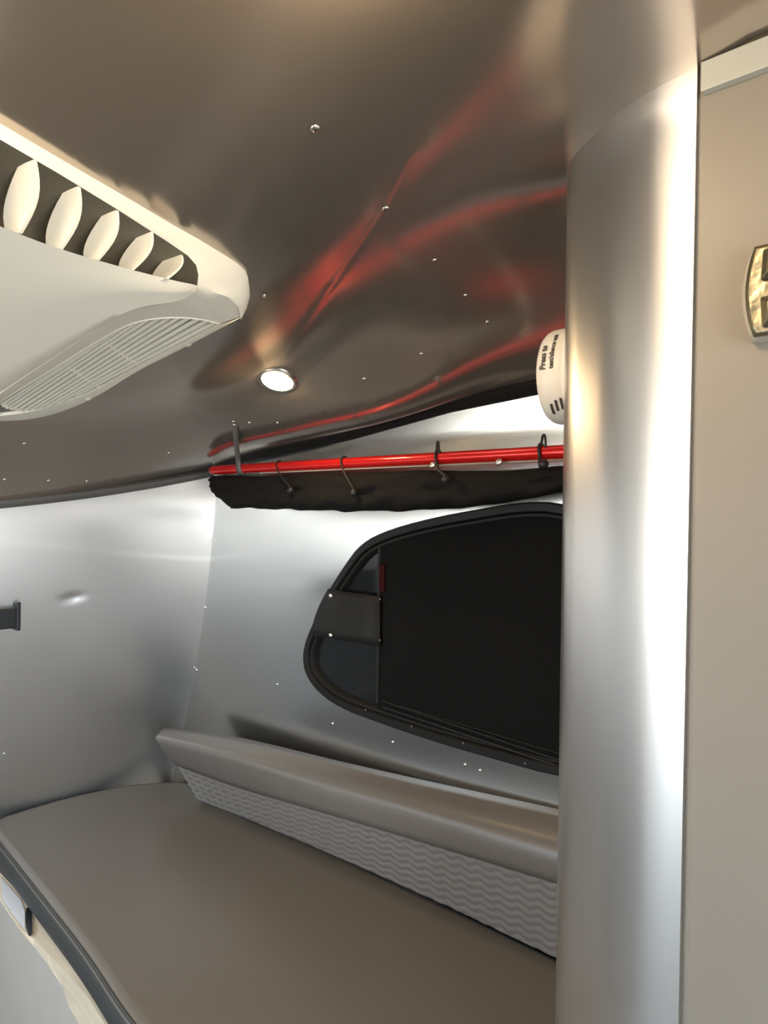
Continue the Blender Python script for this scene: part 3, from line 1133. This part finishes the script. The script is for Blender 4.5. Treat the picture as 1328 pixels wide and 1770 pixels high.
SEAT = [(-1.86, .60), (-1.69, .588), (-1.195, .548), (-.98, .520), (-.478, .500), (-.478, 1.105), (-1.74, 1.105), (-1.835, .95), (-1.868, .80)]
sl_ = resample(rounded_outline([Vector((x, y)) for x, y in SEAT], [.08, .08, .08, .08, .08, .08, .08, .1, .1, .1]), .03)
seat = empty('seat_cushion', (-1.15, .8, .47), 'taupe vinyl seat cushion lying on the bench in front of the left wall', 'cushion')
rows = cushion(sl_, .4705, .531, .024, .006)
b = MB().grid(rows[5:], close=True); b.poly(rows[-1])
b.build('cover', M_VINYL, seat)
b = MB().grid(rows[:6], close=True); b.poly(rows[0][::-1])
b.build('side_band', M_VINYL_D, seat)  # side faces darker than the seat cover
pp = rows[6]
MB().tube([p + Vector((0, 0, .001)) for p in pp] + [pp[0] + Vector((0, 0, .001))], .0028, 6, caps=False).build('piping', M_VINYL_D, seat)

backrest = empty('backrest_cushion', (-1.1, 1.05, .53), 'taupe backrest cushion with smooth rolled top and quilted front below the window', 'cushion')
ST = [  # px: back top, front top, lower front, quilt bottom ; y of each
    ((291, 1257), (269, 1274), (305, 1324), (343, 1382), 1.020, .950, .990, 1.030),
    ((415, 1275), (400, 1305), (415, 1363), (430, 1416), 1.060, .985, 1.000, 1.047),
    ((602, 1319), (560, 1346), (602, 1418), (600, 1488), 1.090, 1.020, 1.015, 1.066),
    ((745, 1351), (720, 1391), (745, 1461), (760, 1560), 1.105, 1.033, 1.028, 1.078),
    ((954, 1396), (954, 1460), (954, 1525), (954, 1652), 1.1125, 1.046, 1.040, 1.088)]
sec = []
for s in ST:
    sec.append([on_y(*s[k], s[4 + k]) for k in range(4)])


def ext_sec(a, c, xe):
    return [p + (q - p) * ((xe - p.x) / (q.x - p.x)) for p, q in zip(a, c)]


sec.append([Vector((xe_, min(p.y, 1.113), p.z)) for p, xe_ in zip(ext_sec(sec[-2], sec[-1], -.482), [-.482] * 4)])


def lerp_sec(sec, n):
    """Catmull-Rom through the stations"""
    out = []
    for i in range(len(sec) - 1):
        s0, s1, s2, s3 = sec[max(i - 1, 0)], sec[i], sec[i + 1], sec[min(i + 2, len(sec) - 1)]
        for j in range(n):
            t = j / n
            out.append([(p1 * 2 + (p2 - p0) * t + (p0 * 2 - p1 * 5 + p2 * 4 - p3) * t * t + (p1 * 3 - p0 - p2 * 3 + p3) * t ** 3) * .5 for p0, p1, p2, p3 in zip(s0, s1, s2, s3)])
    out.append(sec[-1])
    return out


secs = lerp_sec(sec, 12)
# bolster
b = MB()
rows = []
for bt_, ft, lf, qb in secs:
    mid = ft.lerp(lf, .5) + Vector((0, -.006, 0))
    r1_ = ft.lerp(bt_, .18) + Vector((0, 0, .003))
    row = [bt_ + Vector((0, .004, -.012)), bt_, ft.lerp(bt_, .6) + Vector((0, 0, .006)), r1_, ft + Vector((0, -.001, -.002)), ft.lerp(lf, .25) + Vector((0, -.004, 0)), mid, ft.lerp(lf, .8) + Vector((0, -.003, 0)), lf,
           lf + Vector((0, .02, -.004)), Vector((bt_.x * .5 + lf.x * .5, bt_.y - .002, lf.z))]
    rows.append(row)
b.grid(rows, close=True); b.poly(rows[0]); b.poly(rows[-1])
b.build('bolster', M_BOLSTER, backrest)
# quilted front: waves pressed into the fabric
b = MB()
rows = []
secq = lerp_sec(sec, 60)
arc = 0.0
last = None
NV = 44
for bt_, ft, lf, qb in secq:
    if last is not None: arc += (lf - last).length
    last = lf.copy()
    row = []
    for k in range(NV + 1):
        t = k / NV
        p = (lf + Vector((0, .004, -.001))).lerp(qb, t)
        hgt = (lf - qb).length * t
        ph = (hgt + .0045 * math.cos(2 * math.pi * arc / .040)) / .0185
        fr_c = ph - math.floor(ph)
        bul = abs(math.sin(math.pi * fr_c)) ** .6
        p = p + Vector((0, -.0034, .0007)) * (bul - .3)
        row.append(p)
    row.append(Vector((qb.x, qb.y + .02, qb.z)))
    rows.append(row)
b.grid(rows)
b.build('quilted_front', M_QUILT, backrest)
# core closing the ends and the back of the wedge
b = MB()
rows = [[lf + Vector((0, .012, -.003)), qb + Vector((0, .010, .001)), Vector((qb.x, max(qb.y + .012, bt_.y - .002), qb.z + .001)), Vector((bt_.x * .5 + lf.x * .5, bt_.y - .003, lf.z))] for bt_, ft, lf, qb in secs]
b.grid(rows, close=True); b.poly(rows[0]); b.poly(rows[-1])
b.build('cushion_back', M_BOLSTER, backrest, smooth=False)

# ---------------------------------------------------------------- black latch on the left wall
lx = end_x(.60, 1.045)
latch = empty('window_latch', (lx, .56, 1.04), 'small black bracket sticking in from the left edge on the aluminium wall', 'bracket')
MB().box(lx - .002, lx + .028, .44, .622, 1.020, 1.068).build('arm', M_BLACK, latch, smooth=False, bevel=.003)
MB().box(lx - .002, lx + .032, .620, .629, 1.014, 1.080).build('flange', M_BLACK, latch, smooth=False, bevel=.002)
MB().box(lx - .004, lx + .010, .40, .583, 1.000, 1.092).build('base_plate', M_BLACK, latch, smooth=False, bevel=.002)

# ---------------------------------------------------------------- clear fitting on the grey panel
fc = on_y(1341, 508, .675)
FX, FZ = -.139, (1.456 + 1.539) / 2
fit = empty('wall_fitting', (FX, .684, FZ), 'small clear and gold-toned fitting on the grey panel at the right edge', 'fitting')


def barrel(hw, bulge, hh, y0, y1, taper, seg=10):
    def outline(s_, y):
        pts = []
        for k in range(seg + 1):
            t = -1 + 2 * k / seg
            pts.append(Vector((FX - s_ * (hw + bulge * (1 - t * t)), y, FZ + s_ * hh * t)))
        for k in range(seg + 1):
            t = 1 - 2 * k / seg
            pts.append(Vector((FX + s_ * (hw + bulge * (1 - t * t)), y, FZ + s_ * hh * t)))
        return pts
    rows = [outline(s_, y) for s_, y in ((1, y0), (1, y0 + (y1 - y0) * .5), (.97, y0 + (y1 - y0) * .8), (taper, y1))]
    m = MB().grid(rows, close=True)
    m.poly(rows[0]); m.poly(rows[-1])
    return m


barrel(.0345, .009, .0425, .684, .670, .88).build('clear_cover', M_CLEAR, fit, angle=40)
b = barrel(.031, .007, .0395, .6695, .664, .9)
b.build('gold_plate', M_BRASS, fit, angle=40)
b = MB()
for sgn in (1, -1):
    b.add([(FX - .026, .663, FZ + sgn * .006), (FX + .026, .663, FZ + sgn * .006), (FX + .024, .663, FZ + sgn * .035), (FX - .024, .663, FZ + sgn * .035),
           (FX - .018, .656, FZ + sgn * .012), (FX + .018, .656, FZ + sgn * .012), (FX + .017, .656, FZ + sgn * .028), (FX - .017, .656, FZ + sgn * .028)],
          [(0, 1, 5, 4), (1, 2, 6, 5), (2, 3, 7, 6), (3, 0, 4, 7), (4, 5, 6, 7), (0, 1, 2, 3)])
b.build('facet', M_BRASS, fit, smooth=False, bevel=.002)
MB().lathe([(.009, -.002), (.009, .009), (.007, .011), (.002, .0115)], 18, frame((FX + .002, .664, FZ), (0, -1, 0))).build('button', M_INK, fit, angle=40)
